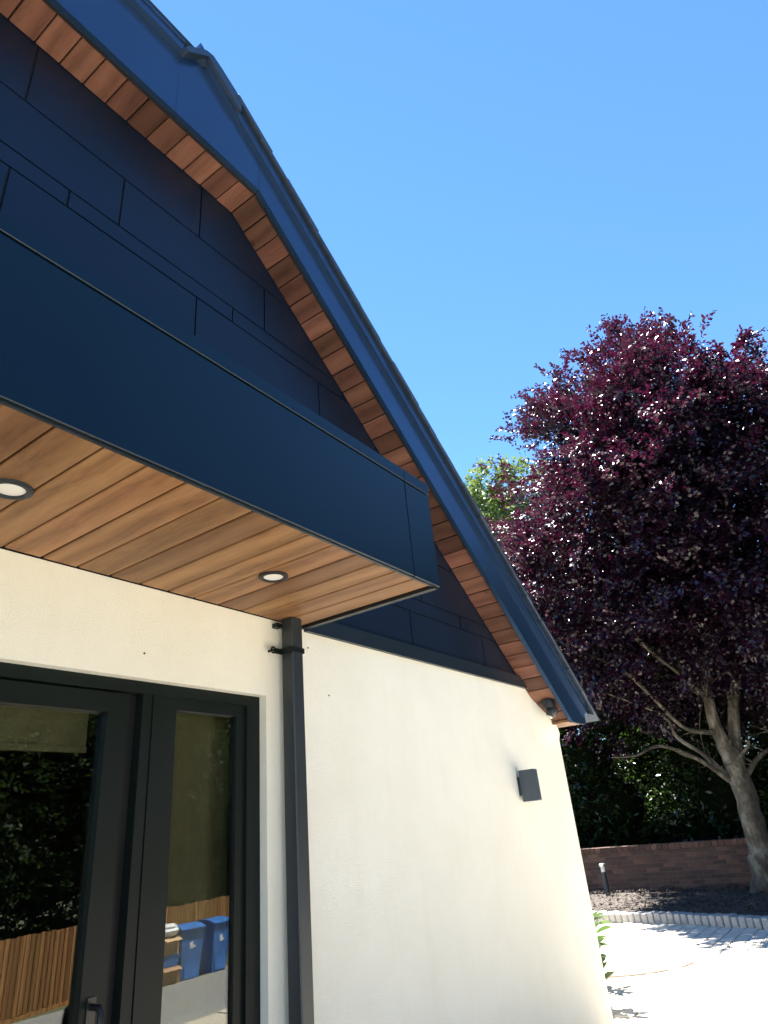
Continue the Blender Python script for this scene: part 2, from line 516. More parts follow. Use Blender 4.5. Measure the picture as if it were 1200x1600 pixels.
for i, (x, y) in enumerate(cells):
    dz = random.uniform(-.003, .003); rz = random.uniform(-.012, .012)
    if i < 280:
        o = link('paving_block', bm_block, None, paving, (x, y, dz), (random.uniform(-.008, .008), random.uniform(-.008, .008), rz))
    else:
        rest.bevel_box(x-blk_l/2+.004, x+blk_l/2-.004, y-blk_w/2+.004, y+blk_w/2-.004, -.04, .012+dz, .005)
o = rest.build('paving_blocks_beyond', M['block'], paving); tag(o, kind='stuff')
def wedge(name, ra, rb, a0, a1, mat, top):
    n = 3; vs = []; fs = []
    for k in range(n+1):
        a = a0+(a1-a0)*k/n
        for r in (ra, rb):
            for z in (-.04, top):
                vs.append((CX+r*math.cos(a), CY+r*math.sin(a), z))
    for k in range(n):
        b = 4*k; c = b+4
        fs += [(b+1, b+3, c+3, c+1), (b+2, c+2, c+3, b+3), (b, b+1, c+1, c)]
    fs += [(0, 2, 3, 1), (4*n, 4*n+1, 4*n+3, 4*n+2)]
    return MB().add(vs, fs).build(name, mat, paving)
for (ra, rb, n, mt) in ((.92, 1.06, 34, 'block_ring'), (.72, .91, 26, 'block'), (.48, .71, 19, 'block'), (.22, .47, 11, 'block'), (.02, .21, 5, 'block')):
    for k in range(n):
        g = .005/rb
        wedge('ring_block', ra, rb-.008, 2*math.pi*k/n+g, 2*math.pi*(k+1)/n-g, M[mt], .017+random.uniform(-.002, .002))

# ------------------------------------------------------------------ kerb, bed, brick wall
kerb = MB()
ys = [5.9-.1*i for i in range(72)]
vs = []; fs = []
for y in ys:
    kx = kerb_x(y)
    vs += [(kx+.02, y, -.03), (kx+.02, y, .09), (kx+.2, y, .09), (kx+.2, y, -.03)]
for i in range(len(ys)-1):
    for k in range(3):
        fs.append((4*i+k, 4*i+k+1, 4*i+4+k+1, 4*i+4+k))
kerb_o = MB().add(vs, fs).build('kerb', M['mortar'])
tag(kerb_o, 'row of upright grey kerb blocks edging the shaded bed', 'kerb', kind='structure')
kb = MB().bevel_box(-.11, .11, -.047, .047, -.06, .13, .012).mesh('kerb_block'); kb.materials.append(M['kerb'])
y = 5.85
while y > -1.4:
    dx = (kerb_x(y-.05)-kerb_x(y+.05))/.1
    link('kerb_block', kb, None, kerb_o, (kerb_x(y)+.11+random.uniform(-.006, .006), y, random.uniform(-.008, .008)), (0, random.uniform(-.03, .03), math.atan(dx)+random.uniform(-.02, .02)))
    y -= .101
bed_y = [9-.35*i for i in range(32)]
vs = []; fs = []
for j, y in enumerate(bed_y):
    k0 = kerb_x(min(y, 5.9)) + .2 if y > -3 else kerb_x(-3)+.2
    for i in range(11):
        x = k0 + (14.72-k0)*i/10
        vs.append((x, y, .055 + .05*math.sin(math.pi*i/10) + random.uniform(-.018, .018)))
fs = [(j*11+i, j*11+i+1, (j+1)*11+i+1, (j+1)*11+i) for j in range(len(bed_y)-1) for i in range(10)]
bed = MB().add(vs, fs, True).build('planting_bed', M['bark_mulch'])
tag(bed, 'dark mulched planting bed below the brick wall', 'bed', kind='structure')
# lumps of bark and fallen leaves, uncountable
nb = 5000
cx = rng.uniform(11.0, 14.6, nb); cy = rng.uniform(0.2, 6.4, nb)
keep = cx > np.array([kerb_x(min(a, 5.9))+.25 for a in cy])
cx, cy = cx[keep], cy[keep]

def quads_mesh(name, V):
    """V: (n,4,3) array of separate quads"""
    n = len(V)
    me = bpy.data.meshes.new(name)
    me.vertices.add(n*4); me.loops.add(n*4); me.polygons.add(n)
    me.vertices.foreach_set('co', np.ascontiguousarray(V, dtype=np.float32).ravel())
    me.loops.foreach_set('vertex_index', np.arange(n*4, dtype=np.int32))
    me.polygons.foreach_set('loop_start', np.arange(0, n*4, 4, dtype=np.int32))
    me.polygons.foreach_set('loop_total', np.full(n, 4, dtype=np.int32))
    me.update(calc_edges=True)
    return me

def unit(a):
    return a/np.maximum(np.linalg.norm(a, axis=-1, keepdims=True), 1e-9)

def leaves(C, D, Nn, L, W, fold=.18):
    """leaf quads: centre C, length direction D, normal Nn, sizes L and W"""
    D = unit(D); S = unit(np.cross(Nn, D)); Nn = np.cross(D, S)
    L = L[:, None]; W = W[:, None]
    base = C - D*L*.5
    tip = C + D*L*.5 - Nn*L*fold*.6
    lf = C - D*L*.04 + S*W*.5 + Nn*W*fold
    rt = C - D*L*.04 - S*W*.5 + Nn*W*fold
    return np.stack([base, rt, tip, lf], axis=1)

n = len(cx)
C = np.stack([cx, cy, np.full(n, .115)+rng.uniform(-.02, .02, n)], 1)
V = leaves(C, rng.normal(size=(n, 3))*[1, 1, .3], rng.normal(size=(n, 3))*[.5, .5, .3]+[0, 0, 1], rng.uniform(.03, .07, n), rng.uniform(.015, .035, n))
tag(link('bark_chips', quads_mesh('bark_chips', V), M['bark_mulch'], bed), kind='stuff')

WX = 14.72
gw = empty('garden_wall', (WX+.11, 4, 0))
tag(gw, 'low red brick garden wall behind the planting bed', 'wall')
Hc = .075; nrow = 10
o = MB().box(.0-.098, .098, -6, 7, -.1, nrow*Hc-.004).build('mortar_core', M['mortar'], gw)
bk = MB().bevel_box(-.105, .105, -.1065, .1065, -.0325, .0325, .004).mesh('brick'); bk.materials.append(M['brick'])
bstuff = MB()
for r in range(nrow):
    y0 = -6 + (r % 2)*.1125
    k = 0
    while True:
        yc = y0+.1125+k*.225
        if yc > 6.9: break
        k += 1
        z = r*Hc+Hc/2
        wy = yc+4
        if 1.5 < wy < 6.6 and z > .05:
            link('brick', bk, None, gw, (random.uniform(-.003, .003), yc, z), (0, 0, random.uniform(-.01, .01)))
        else:
            bstuff.box(-.105, .105, yc-.1065, yc+.1065, z-.0325, z+.0325)
tag(bstuff.build('far_bricks', M['brick'], gw), kind='stuff')
cp = MB().bevel_box(-.125, .125, -.0535, .0535, 0, .10, .006).mesh('coping_brick'); cp.materials.append(M['brick'])
cst = MB(); k = 0
MB().box(-.11, .11, -6, 7, nrow*Hc-.003, nrow*Hc+.085).build('coping_mortar', M['mortar'], gw)
yc = -5.9
while yc < 6.95:
    if 1.5 < yc+4 < 6.6:
        link('coping_brick', cp, None, gw, (random.uniform(-.004, .004), yc, nrow*Hc), (0, random.uniform(-.01, .01), random.uniform(-.015, .015)))
    else:
        cst.box(-.125, .125, yc-.0535, yc+.0535, nrow*Hc, nrow*Hc+.10)
    yc += .1125
tag(cst.build('far_coping', M['brick'], gw), kind='stuff')

# ------------------------------------------------------------------ the house
house = empty('house', (XC, WALL_Y, 0))
tag(house, 'cream rendered house with dark clad half-hipped gable and timber soffits', 'house')
HI = house.matrix_world
def hb(mb, name, mat, parent=None, label=None):
    """house part: shapes are given in place, the origin goes to the house"""
    me = mb.mesh(name)
    par = parent or house
    o = link(name, me, mat, par)
    o.matrix_parent_inverse = Matrix.Identity(4)
    off = Vector((XC, WALL_Y, 0))
    me.transform(Matrix.Translation(-off))
    if label: o['label'] = label
    return o

DOOR_R, DOOR_L, DOOR_H = 2.163, -1.563, Z0+.597
BACK = 10.0
WT = Z0+.955                       # top of the rendered wall
# wall to the right of the door, one skin that swells out to meet the eave corner
def sm(t): t = max(0, min(1, t)); return t*t*(3-2*t)
def wall_y(x, z):
    return WALL_Y - .06*sm((x-5.08)/.30)*sm((CORNER-x)/.12)*sm((z-(Z0+.50))/.16)
w = MB()
nxg, nzg = 60, 40
vs = []
for i in range(nxg+1):
    x = DOOR_R + (CORNER-DOOR_R)*i/nxg
    top = min(WT, low(x)+.03)
    for j in range(nzg+1):
        z = top*j/nzg
        e = .012*max(0, 1-(CORNER-x)/.02)
        vs.append((x, wall_y(x, z)+e, z))
fs = [(i*(nzg+1)+j, (i+1)*(nzg+1)+j, (i+1)*(nzg+1)+j+1, i*(nzg+1)+j+1) for i in range(nxg) for j in range(nzg)]
w.add(vs, fs, True)
w.box(DOOR_R, CORNER-.005, WALL_Y+.13, WALL_Y+.3, 0, Z0+.66)
w.box(DOOR_R, DOOR_R+.02, WALL_Y+.0005, WALL_Y+.3, 0, DOOR_H-.0005)
w.add([(CORNER, WALL_Y+.012, 0), (CORNER, BACK, 0), (CORNER, BACK, Z0+.72), (CORNER, WALL_Y+.012, Z0+.72)], [(0, 1, 2, 3)])
gable_wall = hb(w, 'rendered_wall', M['render'])
w = MB(); w.box(DOOR_L, DOOR_R, WALL_Y, WALL_Y+.3, DOOR_H, WT)
hb(w, 'lintel_wall', M['render'])
w = MB(); w.box(mir(CORNER), DOOR_L, WALL_Y, WALL_Y+.3, 0, WT)
w.box(mir(CORNER), mir(CORNER)+.3, WALL_Y+.3, BACK, 0, WT-.28)
w.box(mir(CORNER)+.3, CORNER-.3, BACK-.3, BACK, 0, WT)
hb(w, 'far_walls', M['render'])
# small marks left on the render
for (x, z) in ((1.515, .69), (2.60, .64), (2.455, .86)):
    m_ = MB(); m_.lathe([(.0045, 0), (.0035, .003)], n=8)
    o = m_.build('fixing_hole', M['chalk'], gable_wall, (x-XC, -.0015, Z0+z), (R(90), 0, 0))

# cladding: joints recessed in a dark backing, each panel its own piece
back = MB()
def gable_clip(poly, d):
    poly = clip(poly, SLOPE, 1, EAVE_Z+SLOPE*KX+d)
    poly = clip(poly, -SLOPE, 1, EAVE_Z-SLOPE*mir(KX)+d) if len(poly) > 2 else poly
    return poly
bpoly = gable_clip([(mir(5.6), WT), (5.6, WT), (5.6, EAVE_Z+.02), (mir(5.6), EAVE_Z+.02)], .02)
back.prism(bpoly, WALL_Y+.012, WALL_Y+.25)
cladding = hb(back, 'gable_cladding', M['clad_back'])
GAP = .005
rows = [(1.015, 1.260, .503), (1.260, 1.357, .20), (1.357, 1.690, .663), (1.690, 2.020, .17), (2.020, 2.290, .43), (2.290, 2.613, .70),
        (2.613, 2.718, .95), (2.718, 3.050, 1.199), (3.050, 3.55, 1.67)]
PW = .9735
rows[0] = (1.015, 1.260, 3.449); rows[1] = (1.260, 1.357, 4.116); rows[2] = (1.357, 1.690, 3.614)
for (z0, z1, xj) in rows:
    k0 = math.floor((mir(5.6)-xj)/PW)
    for k in range(k0, k0+14):
        xa = xj+k*PW+GAP; xb = xj+(k+1)*PW-GAP
        p = gable_clip([(xa, Z0+z0+GAP), (xb, Z0+z0+GAP), (xb, Z0+z1-GAP), (xa, Z0+z1-GAP)], .012)
        if len(p) < 3 or xb < mir(5.6): continue
        hb(MB().prism(p, WALL_Y+.001+random.uniform(0, .0015), WALL_Y+.011), 'cladding_panel', M['clad'], cladding)
# drip flashing between render and cladding
for s in (1, -1):
    fl = MB()
    f = (lambda x: x) if s > 0 else mir
    fl.prism([(f(2.43), WT-.018), (f(5.39), WT-.018), (f(5.33), Z0+1.022), (f(2.43), Z0+1.022)], WALL_Y-.024, WALL_Y+.0005)
    hb(fl, 'drip_flashing', M['trim'])

# soffit boards of the level eave and of the rakes
so = MB()
T = .02
so.box(mir(KX), KX, BARGE_Y+.03, WALL_Y+.01, EAVE_Z+T+.002, EAVE_Z+T+.02)
def rake_quad(mb, s, x0, x1, ya, yb, d0, d1):
    f = (lambda x: x) if s > 0 else mir
    p = [(f(x0), low(x0)+d0), (f(x1), low(x1)+d0), (f(x1), low(x1)+d1), (f(x0), low(x0)+d1)]
    mb.prism(p, ya, yb)
for s in (1, -1):
    rake_quad(so, s, KX, 5.42, BARGE_Y+.03, WALL_Y+.01, T+.004, T+.024)
soffit = hb(so, 'verge_soffit', M['clad_back'])
bw = .1225
nb_ = int((KX-mir(KX))/bw)
off = Vector((XC, WALL_Y, 0))
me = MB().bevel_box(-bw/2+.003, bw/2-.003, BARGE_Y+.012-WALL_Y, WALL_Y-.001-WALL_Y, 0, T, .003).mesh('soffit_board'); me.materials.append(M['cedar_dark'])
x = KX-.115+bw/2 - bw
first = True
# the board in the corner is mitred: wide on the level side
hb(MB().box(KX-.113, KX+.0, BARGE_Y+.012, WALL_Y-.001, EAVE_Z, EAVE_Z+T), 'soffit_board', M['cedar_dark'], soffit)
while x > mir(KX)+.06:
    link('soffit_board', me, None, soffit, (x-XC, 0, EAVE_Z+random.uniform(-.0008, .0008)))
    x -= bw
ang = math.atan(SLOPE)
rw = .1275
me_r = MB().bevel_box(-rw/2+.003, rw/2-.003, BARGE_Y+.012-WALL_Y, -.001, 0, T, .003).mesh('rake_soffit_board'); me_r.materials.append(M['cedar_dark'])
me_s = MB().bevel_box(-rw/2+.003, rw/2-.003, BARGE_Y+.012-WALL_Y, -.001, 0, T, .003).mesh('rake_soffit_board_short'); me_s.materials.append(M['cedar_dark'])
for s in (1, -1):
    d = .003
    while True:
        xm = KX + (d+rw/2)*math.cos(ang)
        if xm > 5.40: break
        zz = low(xm)
        link('soffit_board', me_r, None, soffit, ((xm if s > 0 else mir(xm))-XC, 0, zz+random.uniform(-.001, .001)), (0, ang*s, 0))
        d += rw
# level return under the eave corner
for s in (1, -1):
    f = (lambda x: x) if s > 0 else mir
    for (a, b) in ((BARGE_Y+.008, 2.03), (2.033, 2.148)):
        xa, xb = sorted((f(5.35), f(5.632)))
        hb(MB().box(xa, xb, a, b, Z0+.672, Z0+.690), 'eave_soffit_board', M['cedar'], soffit)

# fascia of the level eave, cut by the rake on both ends; barge boards
fa = MB()
fa.box(mir(1.29), 1.29, BARGE_Y, BARGE_Y+.03, EAVE_Z-.002, Z0+3.955)
fascia = hb(fa, 'eave_fascia', M['fascia'], None, 'smooth grey level fascia at the top of the gable')
g = MB()
g.box(mir(1.285), 1.285, BARGE_Y-.035, BARGE_Y+.05, Z0+3.957, Z0+4.03)
g.box(mir(1.283), 1.283, BARGE_Y-.043, BARGE_Y-.036, Z0+4.018, Z0+4.036)
hb(g, 'eave_gutter', M['fascia'], fascia)
BH = .30
for s in (1, -1):
    f = (lambda x: x) if s > 0 else mir
    p = [(1.2915, EAVE_Z-.002), (KX-.0015, EAVE_Z-.002), (KX-.0015, low(KX)+BH), (1.443, low(1.443)+BH), (1.2915, Z0+3.985)]
    hb(MB().prism([(f(a), b) for a, b in p], BARGE_Y, BARGE_Y+.03), 'barge_head', M['fascia'])
    p = [(KX+.0015, EAVE_Z-.003), (5.33, Z0+.664), (5.636, Z0+.664), (5.636, low(5.636)+BH), (KX+.0015, low(KX+.0015)+BH)]
    b_ = hb(MB().prism([(f(a), b) for a, b in p], BARGE_Y, BARGE_Y+.03), 'barge_board', M['fascia'])
    # drip edge along the bottom of the barge board
    p = [(KX+.01, low(KX+.01)-.007), (5.325, low(5.325)-.007), (5.325, low(5.325)-.001), (KX+.01, low(KX+.01)-.001)]
    hb(MB().prism([(f(a), b) for a, b in p], BARGE_Y+.031, BARGE_Y+.045), 'drip_edge', M['black'], b_)
    # verge trim under the tiles
    t = MB()
    p = [(1.40, low(1.40)+BH-.03), (5.66, low(5.66)+BH-.03), (5.66, low(5.66)+BH+.05), (1.40, low(1.40)+BH+.05)]
    t.prism([(f(a), b) for a, b in p], BARGE_Y-.028, BARGE_Y+.06)
    hb(t, 'verge_trim', M['fascia'], b_)
    # box gutter down the side eave
    gx = sorted((f(5.645), f(5.80)))
    gt = MB(); gt.box(gx[0], gx[1], BARGE_Y-.035, BACK, Z0+.745, Z0+.86)
    hb(gt, 'side_gutter', M['trim'])

hb(MB().box(mir(KX), KX, BARGE_Y+.031, BARGE_Y+.045, EAVE_Z-.007, EAVE_Z-.001), 'drip_edge', M['black'], fascia)

# roof: two slopes and the half hip
RT = BH+.055                       # tile bed above the soffit line
rf = MB()
ridge_z = low(XC)+RT
hip_dy = (ridge_z-(Z0+4.035))/.8
ex = 1.54
def rp_(x): return low(x)+RT
A = (ex, BARGE_Y-.03, rp_(ex)); B = (5.68, BARGE_Y-.03, rp_(5.68)); C_ = (5.68, BACK+.2, rp_(5.68)); Rr = (XC, BACK+.2, ridge_z); Q = (XC, BARGE_Y-.03+hip_dy+.3, ridge_z)
A2 = (mir(ex), A[1], A[2]); B2 = (mir(5.68), B[1], B[2]); C2 = (mir(5.68), C_[1], C_[2])
rf.add([A, B, C_, Rr, Q], [(0, 1, 2, 3, 4)])
rf.add([A2, B2, C2, Rr, Q], [(4, 3, 2, 1, 0)])
rf.add([A, A2, Q], [(0, 1, 2)])
rf.add([(1.29, BARGE_Y+.04, Z0+4.0), (mir(1.29), BARGE_Y+.04, Z0+4.0), A2, A], [(0, 1, 2, 3)])
roof = hb(rf, 'roof', M['tile'])
TL, TG, TW = .36, .262, .31
me_t = MB().bevel_box(-TL/2, TL/2, 0, TW, 0, .030, .004).mesh('roof_tile'); me_t.materials.append(M['tile'])
for s in (1, -1):
    d = 0.0
    x = 1.80
    while x < 5.70:
        xm = x
        z = rp_(xm)+.022
        tilt = ang-math.atan(.005/TG)
        # two tiles deep so that the verge has a real edge
        for c, yy in enumerate((BARGE_Y-.055, BARGE_Y-.055+TW+.003)):
            link('roof_tile', me_t, None, roof, ((xm if s > 0 else mir(xm))-XC, yy-WALL_Y+random.uniform(-.004, .004), z+random.uniform(-.002, .002)), (0, tilt*s, random.uniform(-.004, .004)))
        x += TG*math.cos(ang)
# rounded hip tiles climbing back from both eave corners
for s in (1, -1):
    st = Vector((1.47, BARGE_Y-.03, Z0+4.03)); en = Vector(Q)+Vector((0, 0, .04))
    dv = (en-st); nseg = 5
    for k in range(1, nseg):
        a = st+dv*(k/nseg-.012); b = st+dv*((k+1)/nseg)
        vs = []; fs = []
        u = dv.normalized(); side = u.cross(Vector((0, 0, 1))).normalized(); up = side.cross(u)
        nn = 12
        for j, p in enumerate((a, b)):
            for q in range(nn+1):
                t = math.pi*q/nn
                rr = .145-.012*j
                vs.append(p+side*math.cos(t)*rr*1.15+up*math.sin(t)*rr*.85)
        for q in range(nn): fs.append((q, q+1, nn+1+q+1, nn+1+q))
        fs.append(tuple(range(nn+1))); fs.append(tuple(range(2*nn+1, nn, -1)))
        if s < 0: vs = [Vector((mir(v.x), v.y, v.z)) for v in vs]
        hb(MB().add(vs, fs, True), 'hip_tile', M['tile'], roof)

for s in (1, -1):
    f = (lambda x: x) if s > 0 else mir
    p = [(1.283, Z0+3.962), (1.306, Z0+4.015), (1.372, Z0+4.082), (1.385, Z0+4.105), (1.43, Z0+4.145), (1.478, Z0+4.160), (1.545, Z0+4.125), (1.70, low(1.70)+RT+.055), (1.70, low(1.70)+BH), (1.443, low(1.443)+BH-.012), (1.31, Z0+3.962)]
    hb(MB().prism([(f(a), b) for a, b in p], BARGE_Y-.05, BARGE_Y+.45), 'hip_end_tile', M['tile'], roof)

# ------------------------------------------------------------------ canopy over the door
CXR, CXL, CYF = 2.445, mir(2.445)-.1, 1.352
CB, CT = Z0+.958, Z0+1.477
cb = MB()
cb.box(CXL+.006, CXR-.006, CYF+.012, WALL_Y-.025, CB+.022, CT-.012)
canopy = hb(cb, 'door_canopy', M['clad_back'], None, 'boxed dark canopy with timber underside over the glazed door')
jx = 2.24
for (a, b) in ((jx+.003, CXR), (jx-2.8, jx-.003), (CXL, jx-2.806)):
    hb(MB().bevel_box(a, b, CYF, CYF+.012, CB, Z0+1.412, .002), 'front_panel', M['canopy'], canopy)
hb(MB().bevel_box(CXL, jx-.002, CYF-.003, CYF+.012, Z0+1.419, CT, .002), 'cap_flange', M['canopy'], canopy)
hb(MB().bevel_box(jx+.001, CXR+.003, CYF-.003, CYF+.012, Z0+1.419, CT, .002), 'cap_flange', M['canopy'], canopy)
hb(MB().box(CXL, CXR, CYF+.0121, WALL_Y-.026, CT-.0115, CT-.002), 'cap_sheet', M['canopy'], canopy)
hb(MB().box(CXR-.0055, CXR, CYF+.0125, WALL_Y-.026, CB+.001, CT-.012), 'end_panel', M['canopy'], canopy)
hb(MB().box(CXR-.035, CXR-.006, CYF+.0125, WALL_Y-.002, CB-.010, CB+.021), 'end_trim', M['black'], canopy)
hb(MB().box(CXL, CXR-.036, CYF+.0125, CYF+.024, CB-.003, CB+.021), 'front_bead', M['trim'], canopy)
pw = .1325
me_b = MB().bevel_box(-pw/2+.0035, pw/2-.0035, CYF+.025-WALL_Y, -.004, 0, .02, .004).mesh('canopy_board'); me_b.materials.append(M['cedar'])
x = 2.398-pw/2
while x > CXL+pw/2:
    link('soffit_board', me_b, None, canopy, (x-XC, 0, CB+random.uniform(-.0006, .0006)))
    x -= pw

# downlights in the canopy soffit
for i, (x, y) in enumerate(((1.798, 1.742), (.756, 1.744))):
    lab = ('round recessed downlight in the canopy soffit nearest the downpipe', 'round recessed downlight in the canopy soffit at the left picture edge')[i]
    e = empty('downlight', (x, y, CB))
    tag(e, lab, 'light', 'downlights in the canopy soffit')
    MB().lathe([(.040, -.001), (.041, -.0075), (.050, -.010), (.059, -.007), (.060, .0005), (.03, .0005)], n=32).build('bezel', M['black' if i == 0 else 'grey_metal'], e)
    MB().lathe([(.001, -.004), (.02, -.0045), (.0395, -.003), (.0395, .0)], n=32).build('diffuser', M['lens'], e)

# ------------------------------------------------------------------ glazed door
FY = WALL_Y+.042
dr = MB()
dr.box(DOOR_L, DOOR_R, FY, FY+.07, Z0+.552, DOOR_H)                   # head
dr.box(2.088, DOOR_R, FY, FY+.07, 0, Z0+.552)                          # right jamb
dr.box(DOOR_L, DOOR_L+.06, FY, FY+.07, 0, Z0+.552)
dr.box(DOOR_L+.06, 2.088, FY+.001, FY+.069, 0, .03)
door = hb(dr, 'glazed_door', M['frame'], None, 'tall dark framed glazed door with narrow sidelight')
# side light
s_ = MB()
s_.box(1.646, 1.716, FY+.006, FY+.06, .03, Z0+.552)
s_.box(2.040, 2.088, FY+.016, FY+.06, .03, Z0+.552)
s_.box(1.716, 2.040, FY+.010, FY+.06, Z0+.506, Z0+.552)
s_.box(1.716, 2.040, FY+.010, FY+.06, .03, .12)
hb(s_, 'sidelight_frame', M['frame'], door)
hb(MB().box(1.712, 2.044, FY+.030, FY+.034, .10, Z0+.52), 'pane', M['glass'], door)
mu = MB()
mu.box(1.600, 1.643, FY-.004, FY+.06, .03, Z0+.5515)
mu.box(1.556, 1.597, FY+.0, FY+.06, .03, Z0+.5515)
hb(mu, 'mullion', M['frame'], door)
hb(MB().box(1.500, 1.645, FY+.045, FY+.062, .03, Z0+.551), 'door_seal', M['black'], door)
# leaves
def leaf(x0, x1, name):
    l = MB()
    l.box(x1-.082, x1, FY+.008, FY+.058, .03, Z0+.545)
    l.box(x0, x0+.082, FY+.008, FY+.058, .03, Z0+.545)
    l.box(x0+.082, x1-.082, FY+.0085, FY+.0575, Z0+.475, Z0+.545)
    l.box(x0+.082, x1-.082, FY+.0085, FY+.0575, .03, .15)
    o = hb(l, name, M['frame'], door)
    hb(MB().box(x0+.07, x1-.07, FY+.036, FY+.040, .14, Z0+.49), 'pane', M['glass'], door)
leaf(.02, 1.500, 'door_leaf')
leaf(-1.50, .005, 'door_leaf')
h = MB()
hp = [(1.462, FY+.008, Z0-.42), (1.462, FY-.045, Z0-.405)]
h.tube([(1.455, FY+.008, Z0-.40), (1.455, FY-.035, Z0-.40), (1.452, FY-.052, Z0-.412), (1.450, FY-.055, Z0-.44), (1.450, FY-.055, Z0-.60), (1.452, FY-.052, Z0-.625), (1.455, FY-.035, Z0-.635), (1.455, FY+.008, Z0-.635)], .0095, 10)
h.box(1.440, 1.470, FY+.003, FY+.0075, Z0-.66, Z0-.375)
hb(h, 'handle', M['black'], door)
# room seen dimly through the glass
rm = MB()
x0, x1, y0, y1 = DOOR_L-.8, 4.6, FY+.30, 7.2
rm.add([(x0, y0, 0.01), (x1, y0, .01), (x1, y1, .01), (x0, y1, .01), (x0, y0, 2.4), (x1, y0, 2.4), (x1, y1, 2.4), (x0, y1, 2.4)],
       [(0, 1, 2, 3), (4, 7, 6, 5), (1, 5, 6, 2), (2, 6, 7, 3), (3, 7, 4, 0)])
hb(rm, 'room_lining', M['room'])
blind = MB().box(-.62, .62, -.004, .004, 0, .26).box(-.62, .62, -.012, .012, -.02, .0).build('roller_blind', M['blind'], None, (.78, FY+.10, Z0+.365))  # this olive band doubles as the haze across the left pane
tag(blind, 'olive roller blind behind the left door pane, also standing in for haze', 'blind')
haze_mesh = MB()  # folded olive sheet added to stand in for haze in the sidelight
pts = []
for i in range(41):
    t = i/40
    pts.append((t*.80, .012*math.sin(t*30)))
vs = [(a, b, 0) for a, b in pts]+[(a, b, 2.0) for a, b in pts]+[(a, b+.004, 0) for a, b in pts]+[(a, b+.004, 2.0) for a, b in pts]
fs = [(i, i+1, 41+i+1, 41+i) for i in range(40)]+[(82+i, 82+i+1, 123+i+1, 123+i) for i in range(40)]
haze_mesh.add(vs, fs, True)
tag(haze_mesh.build('haze_sheet', M['blind'], None, (1.68, FY+.12, .03)), 'added olive sheet standing in for haze behind the narrow sidelight', 'haze_sheet')

# ------------------------------------------------------------------ downpipe with its bracket
dp = MB()
dp.bevel_box(2.238, 2.310, 2.052, 2.124, .02, CB-.001, .005)
pipe = hb(dp, 'downpipe', M['grey_metal'], None, 'square dark grey downpipe under the canopy corner')
br = MB()
zb_ = Z0+.80
br.box(2.226, 2.3145, 2.048, 2.128, zb_-.012, zb_+.012)
br.box(2.190, 2.226, 2.118, 2.126, zb_-.012, zb_+.012)
hb(br, 'bracket', M['frame'], pipe)
ring = MB()
pp = [(2.180+.014*math.cos(t), 2.118, zb_+.014*math.sin(t)) for t in np.linspace(0, 2*math.pi, 13)]
ring.tube(pp, .004, 6)
ring.tube([(2.180, 2.10, zb_), (2.180, WALL_Y, zb_)], .006, 8)
hb(ring, 'bracket_eye', M['frame'], pipe)
b2 = MB().box(2.205, 2.238, 2.115, 2.15, Z0+.915, Z0+.935)
hb(b2, 'top_bracket', M['frame'], pipe)

# ------------------------------------------------------------------ wall light, security camera
wl = empty('wall_light', (4.66, WALL_Y, Z0+.212))
tag(wl, 'dark grey up and down wall light on the cream wall', 'light')
MB().bevel_box(-.030, .035, -.138, -.022, -.102, .102, .003).build('housing', M['lamp_grey'], wl)
MB().box(-.022, .027, -.022, 0, -.06, .06).build('back_plate', M['trim'], wl)
MB().box(-.020, .025, -.128, -.032, .1022, .1035).build('top_lens', M['lens'], wl)
MB().box(-.020, .025, -.128, -.032, -.1035, -.1022).build('bottom_lens', M['lens'], wl)
sc = empty('security_camera', (5.20, 2.03, low(5.20)))
tag(sc, 'small black dome security camera under the rake soffit', 'camera')
MB().lathe([(.03, .03), (.052, .02), (.056, -.01), (.050, -.045), (.02, -.05)], n=24).build('mount', M['black'], sc)
o = MB().lathe([(.012, .02), (.040, .014), (.046, -.012), (.042, -.048), (.030, -.066), (.008, -.072)], n=24).build('turret', M['black'], sc, (.02, -.02, -.055), (R(28), R(24), 0))
MB().lathe([(.001, -.010), (.018, -.008), (.024, .0), (.024, .006)], n=20).build('lens', M['steel'], o, (0, 0, -.068))

# ------------------------------------------------------------------ bollard light in the bed
bo = empty('bollard_light', (13.9, 4.98, .06))
tag(bo, 'slim grey bollard light in the bed near the house corner', 'bollard light')
MB().lathe([(.055, 0), (.055, .012), (.045, .014), (.045, .42)], n=20).build('post', M['grey_metal'], bo)
MB().lathe([(.040, .42), (.040, .50)], n=20).build('lens', M['lens'], bo)
MB().lathe([(.05, .50), (.062, .51), (.062, .55), (.04, .565), (.005, .568)], n=20).build('cap', M['steel'], bo)

